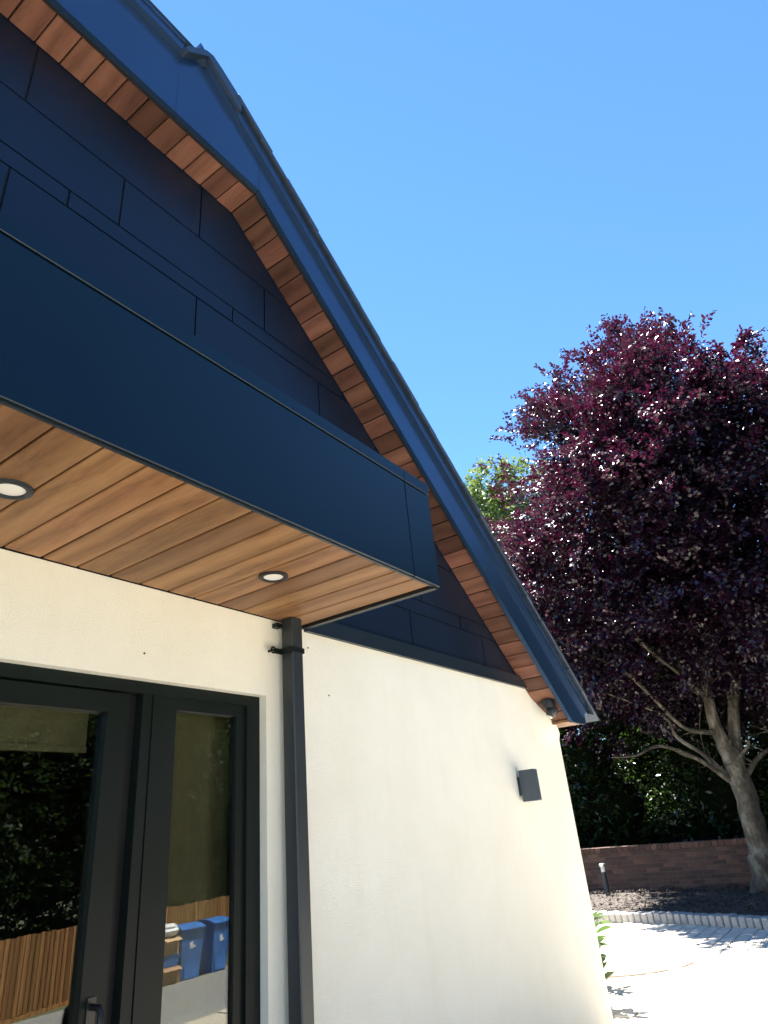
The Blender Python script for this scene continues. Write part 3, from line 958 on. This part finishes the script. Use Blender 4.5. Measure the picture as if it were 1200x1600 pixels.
# ------------------------------------------------------------------ young shrub by the corner
def shrub(name, loc, h, n, spread, label, group=None):
    e = empty(name, loc)
    tag(e, label, 'shrub', group)
    st = MB(); LV = []
    for k in range(n):
        a = random.uniform(0, 2*math.pi); r = random.uniform(.3, 1)*spread
        p0 = Vector((random.uniform(-.03, .03), random.uniform(-.03, .03), 0)); p2 = Vector((math.cos(a)*r, math.sin(a)*r, h*random.uniform(.55, 1)))
        p1 = (p0+p2)/2+Vector((0, 0, .06))
        st.tube([p0, p1, p2], [.007, .005, .003], 6)
        for j in range(9):
            t = .25+.75*j/8
            c = (p0*(1-t)**2+p1*2*t*(1-t)+p2*t*t)
            b = a+j*2.4
            d = Vector((math.cos(b), math.sin(b), random.uniform(.1, .9)))
            L = random.uniform(.12, .19)
            LV.append((c+d.normalized()*L*.55, d, L))
    st.build('stems', M['dark_bark'], e)
    C = np.array([l[0] for l in LV]); D = np.array([l[1] for l in LV]); L = np.array([l[2] for l in LV])
    # pointed six-sided leaves, folded on the midrib
    D = unit(D); nn = unit(np.array([[0, 0, 1.]])+rng.normal(size=(len(D), 3))*.35); S = unit(np.cross(nn, D)); nn = np.cross(D, S)
    q1 = []
    for sgn in (1, -1):
        base = C-D*L[:, None]*.5; tip = C+D*L[:, None]*.5-nn*L[:, None]*.12
        m1 = C-D*L[:, None]*.12+S*sgn*L[:, None]*.21+nn*L[:, None]*.05; m2 = C+D*L[:, None]*.2+S*sgn*L[:, None]*.18+nn*L[:, None]*.02
        q1.append(np.stack([base, m1, m2, tip] if sgn > 0 else [base, tip, m2, m1], 1))
    V = np.concatenate(q1, 0)
    link('leaves', quads_mesh('leaves', V), M['shrub_leaf'], e)
shrub('young_shrub', (6.55, 2.62, 0), .70, 8, .22, 'young shrub with glossy pointed leaves at the house corner')
shrub('young_shrub', (7.25, 2.95, 0), .60, 8, .20, 'young leafy shrub behind the one at the house corner')

# ------------------------------------------------------------------ trees
def limb(name, pts, rads, mat, parent, n=10, kink=.03, sub=4):
    """tapered, slightly crooked limb through the given points"""
    P = [Vector(p) for p in pts]; out = []; rr = []
    for i in range(len(P)-1):
        p0 = P[max(i-1, 0)]; p1 = P[i]; p2 = P[i+1]; p3 = P[min(i+2, len(P)-1)]
        for k in range(sub):
            t = k/sub
            q = .5*((2*p1)+(p2-p0)*t+(2*p0-5*p1+4*p2-p3)*t*t+(3*p1-p0-3*p2+p3)*t**3)
            r = rads[i]*(1-t)+rads[i+1]*t
            j = Vector((random.gauss(0, 1), random.gauss(0, 1), random.gauss(0, 1)))*kink*r*2 if (i+k) else Vector()
            out.append(q+j); rr.append(r*random.uniform(.93, 1.07))
    out.append(P[-1]); rr.append(rads[-1])
    off = parent.location if parent else Vector()
    return MB().tube([p-off for p in out], rr, n).build(name, mat, parent)

def sprays(P, out_dir, n_leaf, L, W, twig, droop=.15, flat=.75, seedj=.5):
    """leaves set left and right along a short twig at every point of P"""
    k = len(P)
    D = unit(out_dir+rng.normal(size=(k, 3))*seedj-np.array([0, 0, droop]))
    up = unit(np.array([0, 0, 1.])+rng.normal(size=(k, 3))*(1-flat)*1.6)
    S = unit(np.cross(up, D)); Nn = np.cross(D, S)
    Cs = []; Ds = []; Ns = []
    for j in range(n_leaf):
        t = (j+.5)/n_leaf
        sg = 1 if j % 2 else -1
        d = unit(D*.75+S*sg*.65+rng.normal(size=(k, 3))*.28)
        c = P+D*(twig*(t-.3))+d*(L*.55)+rng.normal(size=(k, 3))*L*.25
        Cs.append(c); Ds.append(d); Ns.append(unit(Nn+rng.normal(size=(k, 3))*.62))
    C = np.concatenate(Cs); D2 = np.concatenate(Ds); N2 = np.concatenate(Ns)
    m_ = len(C)
    return leaves(C, D2, N2, rng.uniform(.7, 1.25, m_)*L, rng.uniform(.75, 1.2, m_)*W)

# copper beech
beech = empty('copper_beech_tree', (13.7, 2.34, 0))
tag(beech, 'large copper beech with dark purple leaves and pale leaning trunk', 'tree')
paths = {
 'trunk': ([(13.7, 2.36, -.2), (13.7, 2.34, .0), (13.7, 2.30, .41), (13.7, 2.24, .98), (13.7, 2.24, 1.64), (13.7, 2.28, 2.17), (13.65, 2.33, 2.45)], [.36, .27, .232, .215, .20, .185, .15]),
 'a': ([(13.7, 2.28, 2.10), (13.6, 2.37, 2.67), (13.5, 2.33, 3.28), (13.5, 2.11, 4.5), (13.4, 2.05, 6.17), (13.5, 2.06, 8.47), (13.6, 1.93, 11.3)], [.15, .12, .10, .085, .06, .035, .008]),
 'b': ([(13.7, 2.22, 2.05), (13.9, 2.04, 2.98), (14.2, 1.57, 4.24), (14.4, .82, 6.07), (14.2, -.01, 8.3)], [.14, .10, .085, .06, .015]),
 'c': ([(13.62, 2.40, 1.80), (13.3, 2.72, 2.16), (13.0, 3.03, 2.38), (12.8, 3.29, 2.46), (12.5, 3.58, 2.33), (12.3, 3.95, 2.34)], [.055, .042, .034, .028, .022, .008]),
 'd': ([(13.68, 2.40, 1.86), (13.6, 2.70, 2.27), (13.5, 3.04, 2.61), (13.4, 3.12, 2.96), (13.3, 3.47, 3.22), (13.1, 4.02, 3.54)], [.06, .045, .036, .03, .022, .008]),
 'e': ([(13.6, 2.36, 2.62), (13.3, 2.59, 2.63), (13.0, 2.82, 2.75), (12.6, 3.09, 3.27), (12.3, 3.4, 3.75), (12.0, 3.98, 4.18)], [.06, .045, .036, .03, .022, .008]),
 'f': ([(13.5, 2.33, 3.15), (13.2, 2.59, 3.58), (12.9, 2.87, 3.96), (12.5, 3.27, 4.52)], [.05, .036, .028, .01]),
 'g': ([(13.5, 2.28, 3.5), (13.2, 1.9, 4.03), (12.9, 1.99, 4.47), (12.6, 2.31, 4.49)], [.05, .04, .03, .01]),
 'h': ([(13.65, 2.2, 2.12), (13.3, 1.93, 2.27), (13.1, 1.85, 2.35)], [.045, .03, .022]),
 'i': ([(13.72, 2.12, 1.86), (13.9, 1.89, 2.12), (14.2, 1.61, 2.31), (14.6, 1.09, 2.76)], [.06, .045, .035, .012]),
 'j': ([(13.9, 2.04, 2.92), (13.6, 2.01, 3.23), (13.3, 1.81, 3.28), (13.2, 1.62, 3.51)], [.045, .03, .024, .01]),
 'k': ([(13.5, 2.11, 4.45), (12.8, 2.68, 5.52), (12.4, 3.63, 6.38), (12.2, 4.85, 7.01)], [.06, .045, .03, .01]),
 'l': ([(14.2, 1.57, 4.2), (14.5, .31, 5.53), (14.6, -.7, 6.6)], [.06, .04, .012]),
 'm': ([(13.4, 2.05, 6.1), (13.0, 2.87, 7.64), (12.8, 3.68, 8.85)], [.045, .03, .01]),
}
paths = {k: ([(x, y-.10, z) for (x, y, z) in p], r) for k, (p, r) in paths.items()}
for k, (p, r) in paths.items():
    limb('trunk' if k == 'trunk' else 'branch', p, [q*.9 for q in r], M['beech_bark'], beech, 14 if k == 'trunk' else 8)
twig_rng = random.Random(5)
for q in range(30):
    k = twig_rng.choice(['a', 'b', 'c', 'd', 'e', 'f', 'g', 'i', 'j', 'k'])
    pp = paths[k][0]; i = twig_rng.randrange(1, min(len(pp), 5)) if len(pp) > 2 else 1
    t = twig_rng.random()
    st = Vector(pp[i-1]).lerp(Vector(pp[i]), t)
    dr_ = Vector((twig_rng.uniform(-1, .5), twig_rng.uniform(-.5, 1.1), twig_rng.uniform(.05, .75))).normalized()
    ln = twig_rng.uniform(.5, 1.5); p = [st]; 
    for j in range(4):
        dr_ = (dr_+Vector((twig_rng.uniform(-.4, .4), twig_rng.uniform(-.4, .4), twig_rng.uniform(-.35, .3)))).normalized()
        p.append(p[-1]+dr_*ln/4)
    r_ = twig_rng.uniform(.010, .020)
    limb('twig', p, [r_, r_*.8, r_*.6, r_*.45, r_*.25], M['beech_bark'], beech, 5, .1, 2)
lobes = [(1.98, 12.05, .07), (1.93, 11.6, .16), (1.7, 11.35, .13), (1.2, 10.75, .16), (.62, 10.2, .14), (2.75, 10.75, .2), (3.5, 10.75, .16), (4.1, 9.9, .14), (-.5, 9.35, .14), (1.9, 11.81, .12), (1.87, 11.02, .46), (1.53, 10.74, .42), (.93, 10.09, .49), (1.46, 9.12, 1.2), (2.38, 9.73, 1.05), (3.21, 10.12, .72), (3.6, 10.1, .48), (3.95, 10.1, .22), (.42, 9.44, .32), (.49, 8.42, .95), (-.4, 8.95, .36), (-.2, 7.73, 1.05), (3.75, 9.0, .75), (2.96, 8.27, 1.3), (1.69, 7.77, 1.4), (.65, 7.06, 1.3), (4.55, 7.9, .5), (5.3, 7.6, .28), (5.7, 7.7, .14), (4.5, 6.75, .9), (3.37, 6.53, 1.3), (2.05, 5.98, 1.36), (.89, 5.49, 1.28), (4.43, 5.81, .84), (3.55, 5.22, 1.1), (2.36, 4.85, 1.05), (1.31, 4.46, 1.0), (4.43, 4.74, .6), (3.57, 4.35, .55), (1.34, 3.63, .5), (2.59, 4.01, .35), (4.26, 3.96, .36), (5.0, 6.2, .6), (4.95, 5.3, .55), (4.9, 4.5, .45), (3.9, 3.75, .5), (3.1, 3.55, .42), (2.2, 3.5, .4), (4.6, 3.4, .4), (.6, 3.2, .5), (3.4, 3.1, .4), (2.7, 3.1, .35), (2.0, 3.1, .3), (1.2, 2.9, .35), (4.3, 2.9, .25), (-1.32, 7.96, .97), (-.94, 5.92, 1.37), (-.29, 4.3, 1.11)]
P_all = []; D_all = []
for (ly, lz, lr) in lobes:
    depth = 3.3*math.sqrt(max(0, 1-((ly-1.4)/4.7)**2))*min(1, max(.12, (12.0-lz)/3.2))
    k = int(290*lr**2*(1+.55*depth)) + 12
    npad = max(2, k//13)
    dd = unit(rng.normal(size=(npad, 3))); rr_ = lr*rng.uniform(.2, 1, (npad, 1))**.5
    pad = rng.integers(0, npad, k)
    d = dd[pad]
    psz = min(.30, lr*.6)
    p = (dd*rr_)[pad] + rng.normal(size=(k, 3))*np.array([psz, psz, psz*.38])
    dx = (rng.uniform(-1, 1, npad)*depth)[pad]
    s = np.sqrt(np.clip(1-(dx/3.9)**2, .3, 1))
    X = 13.7+dx+p[:, 0]*.8
    g = 1+np.clip(dx, 0, 9)/13.7*.85           # back of the crown widened out of sight to shade the bed
    s = np.where(dx > 0, 1.0, s)
    Y = (1.5+(ly+p[:, 1]-1.5)*s)*g
    Zz = 1.5+(4.8+(lz+p[:, 2]-6.3)*s)*g
    P_all.append(np.stack([X, Y, Zz], 1)); D_all.append(d)
P_ = np.concatenate(P_all); D_ = unit(np.concatenate(D_all)*.6+unit(P_-np.array([13.7, 1.5, 5.5]))*.8)
# hollow out pockets so that light and dark clumps alternate
ph = np.sin(P_[:, 0]*2.1+1)*np.sin(P_[:, 1]*2.6+.4)*np.sin(P_[:, 2]*2.3+2)
keep = rng.uniform(size=len(P_)) > np.clip(-ph*1.5, 0, .93)
P_, D_ = P_[keep], D_[keep]
V = sprays(P_, D_, 19, .080, .052, .40, .2, .85, .35)
V -= np.array([13.7, 2.34, 0])
o = link('crown', quads_mesh('beech_leaves', V), M['copper_leaf'], beech); tag(o, kind='stuff')

def blob_tree(name, loc, blobs, leaf, bark, L, W, dens, label, cat='tree', trunk_r=.2, group=None, core=False, twig=.6):
    """tree or bush from several foliage masses (dx,dy,dz,r) round its foot"""
    e = empty(name, loc); tag(e, label, cat, group)
    Ps = []; Ds = []
    topz = max(b[2] for b in blobs)
    for (bx, by, bz, br_) in blobs:
        k = int(dens*br_**2)
        d = unit(rng.normal(size=(k, 3))); r = br_*rng.uniform(.3, 1.05, (k, 1))**.45
        Ps.append(np.array([bx, by, bz])+d*r*np.array([1, 1, .9])); Ds.append(d)
    P = np.concatenate(Ps); D = np.concatenate(Ds)
    ok = P[:, 2] > .05
    P, D = P[ok], D[ok]
    V = sprays(P, D, 11, L, W, twig)
    o = link('crown', quads_mesh('leaves', V), leaf, e); tag(o, kind='stuff')
    limb('trunk', [Vector(loc)+Vector(v) for v in ((0, 0, -.3), (.03, .02, topz*.3), (-.04, .05, topz*.65), (0, 0, topz))], [trunk_r*1.3, trunk_r, trunk_r*.7, trunk_r*.15], bark, e, 9)
    for (bx, by, bz, br_) in blobs[:7]:
        limb('branch', [Vector(loc)+Vector((0, 0, bz*.45)), Vector(loc)+Vector((bx*.5, by*.5, bz*.75)), Vector(loc)+Vector((bx, by, bz))], [trunk_r*.45, trunk_r*.3, trunk_r*.08], bark, e, 6)
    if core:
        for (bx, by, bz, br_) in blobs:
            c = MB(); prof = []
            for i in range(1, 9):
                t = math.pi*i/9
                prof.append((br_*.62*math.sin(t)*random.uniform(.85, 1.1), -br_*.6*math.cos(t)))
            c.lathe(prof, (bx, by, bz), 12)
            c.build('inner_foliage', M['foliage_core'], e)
    return e

# evergreens behind the brick wall
def evergreen(x, y, h, r, label):
    bl = []
    z = .5
    while z < h:
        t = z/h
        rr = r*(1-.45*t)
        for k in range(2):
            bl.append((random.uniform(-.3, .3)*r, random.uniform(-.55, .55)*r, z, rr*random.uniform(.62, .85)))
        z += r*.6
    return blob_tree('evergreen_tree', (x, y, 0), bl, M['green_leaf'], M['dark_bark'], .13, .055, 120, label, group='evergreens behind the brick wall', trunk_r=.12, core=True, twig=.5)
evergreen(17.4, 7.9, 7.2, 1.9, 'dark evergreen behind the wall, nearest the house corner')
for (ex_, ey_, lab_) in ((20.6, 9.0, 'dark evergreen in the second row, nearest the house corner'), (20.9, 6.4, 'dark evergreen in the second row, behind the lowest beech branch'), (20.6, 3.9, 'dark evergreen in the second row, left of the beech trunk'), (20.8, 1.3, 'dark evergreen in the second row, right of the beech trunk'), (20.7, -1.4, 'dark evergreen in the second row at the right picture edge')):
    evergreen(ex_, ey_, 7.6, 2.1, lab_)
evergreen(17.8, 10.2, 7.4, 1.9, 'dark evergreen behind the wall, mostly hidden by the house corner')
evergreen(17.2, 5.8, 6.8, 1.8, 'dark evergreen behind the wall, second from the house corner')
evergreen(17.6, 3.6, 7.4, 1.9, 'dark evergreen behind the wall, left of the beech trunk')
evergreen(17.3, 1.4, 7.0, 1.9, 'dark evergreen behind the wall, right of the beech trunk')
evergreen(17.7, -.9, 7.2, 1.9, 'dark evergreen behind the wall at the right picture edge')

# pale trees far behind
blob_tree('maple_tree', (24.5, 9.9, 0), [(0, .2, 15.0, 1.1), (0, -1.2, 14.4, 1.2), (0, 1.0, 13.4, 1.4), (.3, -1.0, 12.4, 1.6), (0, 1.0, 12.2, 1.5), (-.3, 0, 10.8, 2.0), (0, -1.9, 11.0, 1.4), (0, 1.9, 11.0, 1.3), (.2, .3, 9.0, 2.0), (0, -1.5, 8.0, 1.8), (0, 1.2, 7.4, 1.8)], M['lime_leaf'], M['dark_bark'], .17, .13, 90, 'pale lime green tree top behind the copper beech', trunk_r=.25)
blob_tree('ash_tree', (29, 13.6, 0), [(0, -.6, 17.2, .9), (0, -.3, 16.2, 1.1), (.2, -.9, 14.8, 1.2), (0, .9, 14.0, 1.3), (0, 0, 12.6, 1.8), (.1, -1.4, 12.0, 1.4), (0, 1.3, 11.0, 1.8), (0, 0, 9.5, 2.0)], M['teal_leaf'], M['dark_bark'], .17, .12, 90, 'small blue green tree top just above the roof edge', trunk_r=.25)

# ------------------------------------------------------------------ what the door glass mirrors: fence, bins, trees
fy0, fy1, fx0, fx1 = -9.45, -11.0, 6.0, 16.6
def fence_pt(x): return fy0+(fy1-fy0)*(x-7.2)/(14.4-7.2)
fen = empty('timber_fence', (fx0, fence_pt(fx0), -.92))
tag(fen, 'brown vertical board fence mirrored in the door glass', 'fence')
fa_ = math.atan2(fy1-fy0, 7.2)
fl_ = (fx1-fx0)/math.cos(fa_)
fb = MB().add([(-.06, 0, .04), (.062, 0, .04), (.062, .012, .04), (-.06, .026, .04), (-.06, 0, 1.27), (.062, 0, 1.27), (.062, .012, 1.27), (-.06, .026, 1.27)], [(0, 3, 2, 1), (4, 5, 6, 7), (0, 1, 5, 4), (1, 2, 6, 5), (2, 3, 7, 6), (3, 0, 4, 7)]).mesh('fence_board')
fb.materials.append(M['fence'])
# grain of the shared board runs along y in the material, so the board lies turned
d = 0
while d < fl_:
    link('fence_board', fb, None, fen, (d*math.cos(fa_), d*math.sin(fa_), random.uniform(-.012, .012)), (0, random.uniform(-.006, .006), fa_))
    d += .112
for z in (.25, .72, 1.1):
    o = MB().box(0, fl_, -.06, -.005, z-.04, z+.04).build('rail', M['fence'], fen, None, (0, 0, fa_))
o = MB().box(0, fl_, -.01, .035, -.12, .035).build('gravel_board', M['fence'], fen, None, (0, 0, fa_))

def wheelie_bin(loc, rz, label):
    e = empty('wheelie_bin', loc); e.rotation_euler = (0, 0, rz)
    tag(e, label, 'bin', 'wheelie bins by the fence')
    b = MB()
    w0, w1, d0, d1, h = .21, .275, .24, .34, .94
    vs = []
    for (z, w_, d_) in ((.02, w0, d0), (.50, w0+.033, d0+.05), (.80, w1-.012, d1-.02), (.86, w1, d1), (h, w1+.008, d1+.01)):
        vs += [(-w_, -d_, z), (w_, -d_, z), (w_, d_, z), (-w_, d_, z)]
    fs = [(0, 3, 2, 1)]
    for i in range(4):
        for k in range(4): fs.append((4*i+k, 4*i+(k+1) % 4, 4*i+4+(k+1) % 4, 4*i+4+k))
    b.add(vs, fs)
    b.box(-w0+.05, w0-.05, d0+.0, d0+.035, .06, .42)
    body = b.build('body', M['bin_blue'], e)
    l = MB()
    vs = []; nn = 8
    for i in range(nn+1):
        t = i/nn; yy = -.34+.72*t; zz = .955+.075*math.sin(math.pi*min(1, t*1.1))**.6 if t < .92 else .95
        vs += [(-.295, yy, .945), (-.285, yy, zz), (.285, yy, zz), (.295, yy, .945)]
    fs = []
    for i in range(nn):
        for k in range(4): fs.append((4*i+k, 4*i+(k+1) % 4, 4*i+4+(k+1) % 4, 4*i+4+k))
    fs += [(0, 1, 2, 3), (4*nn+3, 4*nn+2, 4*nn+1, 4*nn)]
    l.add(vs, fs)
    lid = l.build('lid', M['bin_blue'], e)
    MB().tube([(-.26, -.40, .93), (.26, -.40, .93)], .016, 8).build('handle', M['bin_blue'], e)
    for s in (-1, 1):
        wv = MB(); wv.tube([(s*.24, -.25, .10), (s*.285, -.25, .10)], .10, 18); wv.build('wheel', M['black'], e)
    # white printed emblem on the front, unreadable in the picture
    for (px, pz, sx, sz) in ((-.02, .66, .045, .06), (.035, .62, .04, .03), (-.01, .595, .055, .014)):
        p = MB()
        ring_ = []
        for k in range(10):
            t = 2*math.pi*k/10
            rr = 1+.25*math.sin(3*t+px*50)
            zq = pz+math.sin(t)*sz*rr
            d_at = d0+.05+(d1-.02-d0-.05)*(zq-.50)/.30
            ring_.append((px+math.cos(t)*sx*rr, d_at+.004, zq))
        p.add(ring_, [tuple(range(10))])
        p.build('emblem', M['white_print'], e)
    return e
wheelie_bin((10.98, -8.95, -.92), R(8), 'left blue wheelie bin with a white emblem, mirrored in the sidelight')
wheelie_bin((11.80, -9.05, -.92), R(-6), 'right blue wheelie bin with a white emblem, mirrored in the sidelight')

def carton(name, loc, w_, d_, h, mat, label, rz):
    e = empty(name, loc); e.rotation_euler = (0, 0, rz); tag(e, label, 'box')
    MB().bevel_box(-w_/2, w_/2, -d_/2, d_/2, 0, h, .006).build('carton', mat, e)
    MB().add([(-w_/2, d_/2, h), (w_/2, d_/2, h), (w_/2, d_/2+.10, h-.05), (-w_/2, d_/2+.10, h-.05), (-w_/2, d_/2, h+.004), (w_/2, d_/2, h+.004), (w_/2, d_/2+.102, h-.046), (-w_/2, d_/2+.102, h-.046)],
             [(0, 1, 2, 3), (4, 7, 6, 5), (0, 4, 5, 1), (1, 5, 6, 2), (2, 6, 7, 3), (3, 7, 4, 0)]).build('flap', mat, e)
    return e
carton('cardboard_box', (10.38, -8.78, -.92), .44, .36, .34, M['brown_card'], 'brown cardboard box on the drive left of the bins', R(5))
cr = empty('recycling_crate', (10.38, -8.80, -.575)); tag(cr, 'blue crate between two cardboard boxes left of the bins', 'crate')
q = MB()
vs = []
for (z, a, b) in ((0, .20, .15), (.19, .235, .18), (.19, .205, .15), (.03, .175, .125)):
    vs += [(-a, -b, z), (a, -b, z), (a, b, z), (-a, b, z)]
fs = [(0, 3, 2, 1), (12, 13, 14, 15)]
for i in range(3):
    for k in range(4): fs.append((4*i+k, 4*i+(k+1) % 4, 4*i+4+(k+1) % 4, 4*i+4+k))
q.add(vs, fs); q.build('tub', M['bin_blue'], cr)
MB().box(-.245, .245, -.19, .19, .191, .202).build('rim', M['bin_blue'], cr)
carton('cardboard_box', (10.36, -8.79, -.372), .42, .34, .30, M['cardboard'], 'pale cardboard box on top of the blue crate', R(-4))
bag = MB(); prof = []
for i in range(1, 10):
    t = math.pi*i/10
    prof.append((.22*math.sin(t)**.7*random.uniform(.85, 1.12), .125-.125*math.cos(t)))
bag.lathe(prof, (0, 0, 0), 14)
bag.v = [(a+random.uniform(-.02, .02), b+random.uniform(-.02, .02), c) for a, b, c in bag.v]
tag(bag.build('plastic_bag', M['white_plastic'], None, (10.40, -8.79, -.068)), 'white plastic bag on top of the box stack', 'bag')

# tall trees along the fence, seen only in the glass
def big_tree(x, y, h, r, label, low_=2.0, leaf='wood_leaf'):
    bl = []
    for k in range(13):
        a = k*2.4; t = (k+.5)/13
        z = low_+r*.5+(h-low_-r)*t
        rad = r*(.75-.35*t)
        bl.append((math.cos(a)*rad*.9, math.sin(a)*rad*.9, z, r*random.uniform(.42, .58)))
    return blob_tree('woodland_tree', (x, y, -.95), bl, M[leaf], M['dark_bark'], .14, .09, 105, label, group='trees along the board fence', trunk_r=.28, core=True, twig=.8)
tr_lab = ['tall dark tree behind the board fence, leftmost in the door glass', 'dark broad tree behind the board fence, second in the door glass', 'dark tree behind the bins, third in the door glass',
          'dark tree at the far end of the board fence, fourth in the door glass', 'dark tree beyond the fence end, last in the door glass', 'dark tree on the near side of the board fence']
for (x, y, h, r, lw), lb in zip([(5.0, -12.8, 10, 3.6, 1.2), (8.6, -13.4, 11, 3.8, 1.3), (12.2, -14.2, 11, 3.8, 1.5), (16.2, -14.8, 12, 4.0, 1.3), (20.6, -14.5, 12, 4.2, 1.0), (1.2, -12.6, 10, 3.6, 1.0)], tr_lab):
    big_tree(x, y, h, r, lb, lw)

hedge_blobs = []
for k in range(26):
    hx = k*.85
    hedge_blobs.append((hx, -.22*hx*.8+random.uniform(-.3, .3), .7+random.uniform(-.1, .2), 1.0))
    hedge_blobs.append((hx+.4, -.22*hx*.8-.4+random.uniform(-.3, .3), 2.1+random.uniform(-.2, .4), 1.1))
blob_tree('laurel_hedge', (1.0, -10.2, -.95), hedge_blobs, M['wood_leaf'], M['dark_bark'], .11, .065, 110, 'dark hedge close behind the board fence, mirrored in the door glass', 'hedge', .1, None, True, .5)

# dark trees on the far side of the drive; the barge board mirrors them
for (x, y, h, rr_) in ((21.5, -6.6, 12, 3.8), (20.5, -11.2, 13, 4.0), (27.5, -10.5, 14, 4.2)):
    t_ = big_tree(x, y, h, rr_, 'dark tree beyond the right picture edge, mirrored in the roof edge board', .6)
    t_['group'] = 'trees beyond the right picture edge'
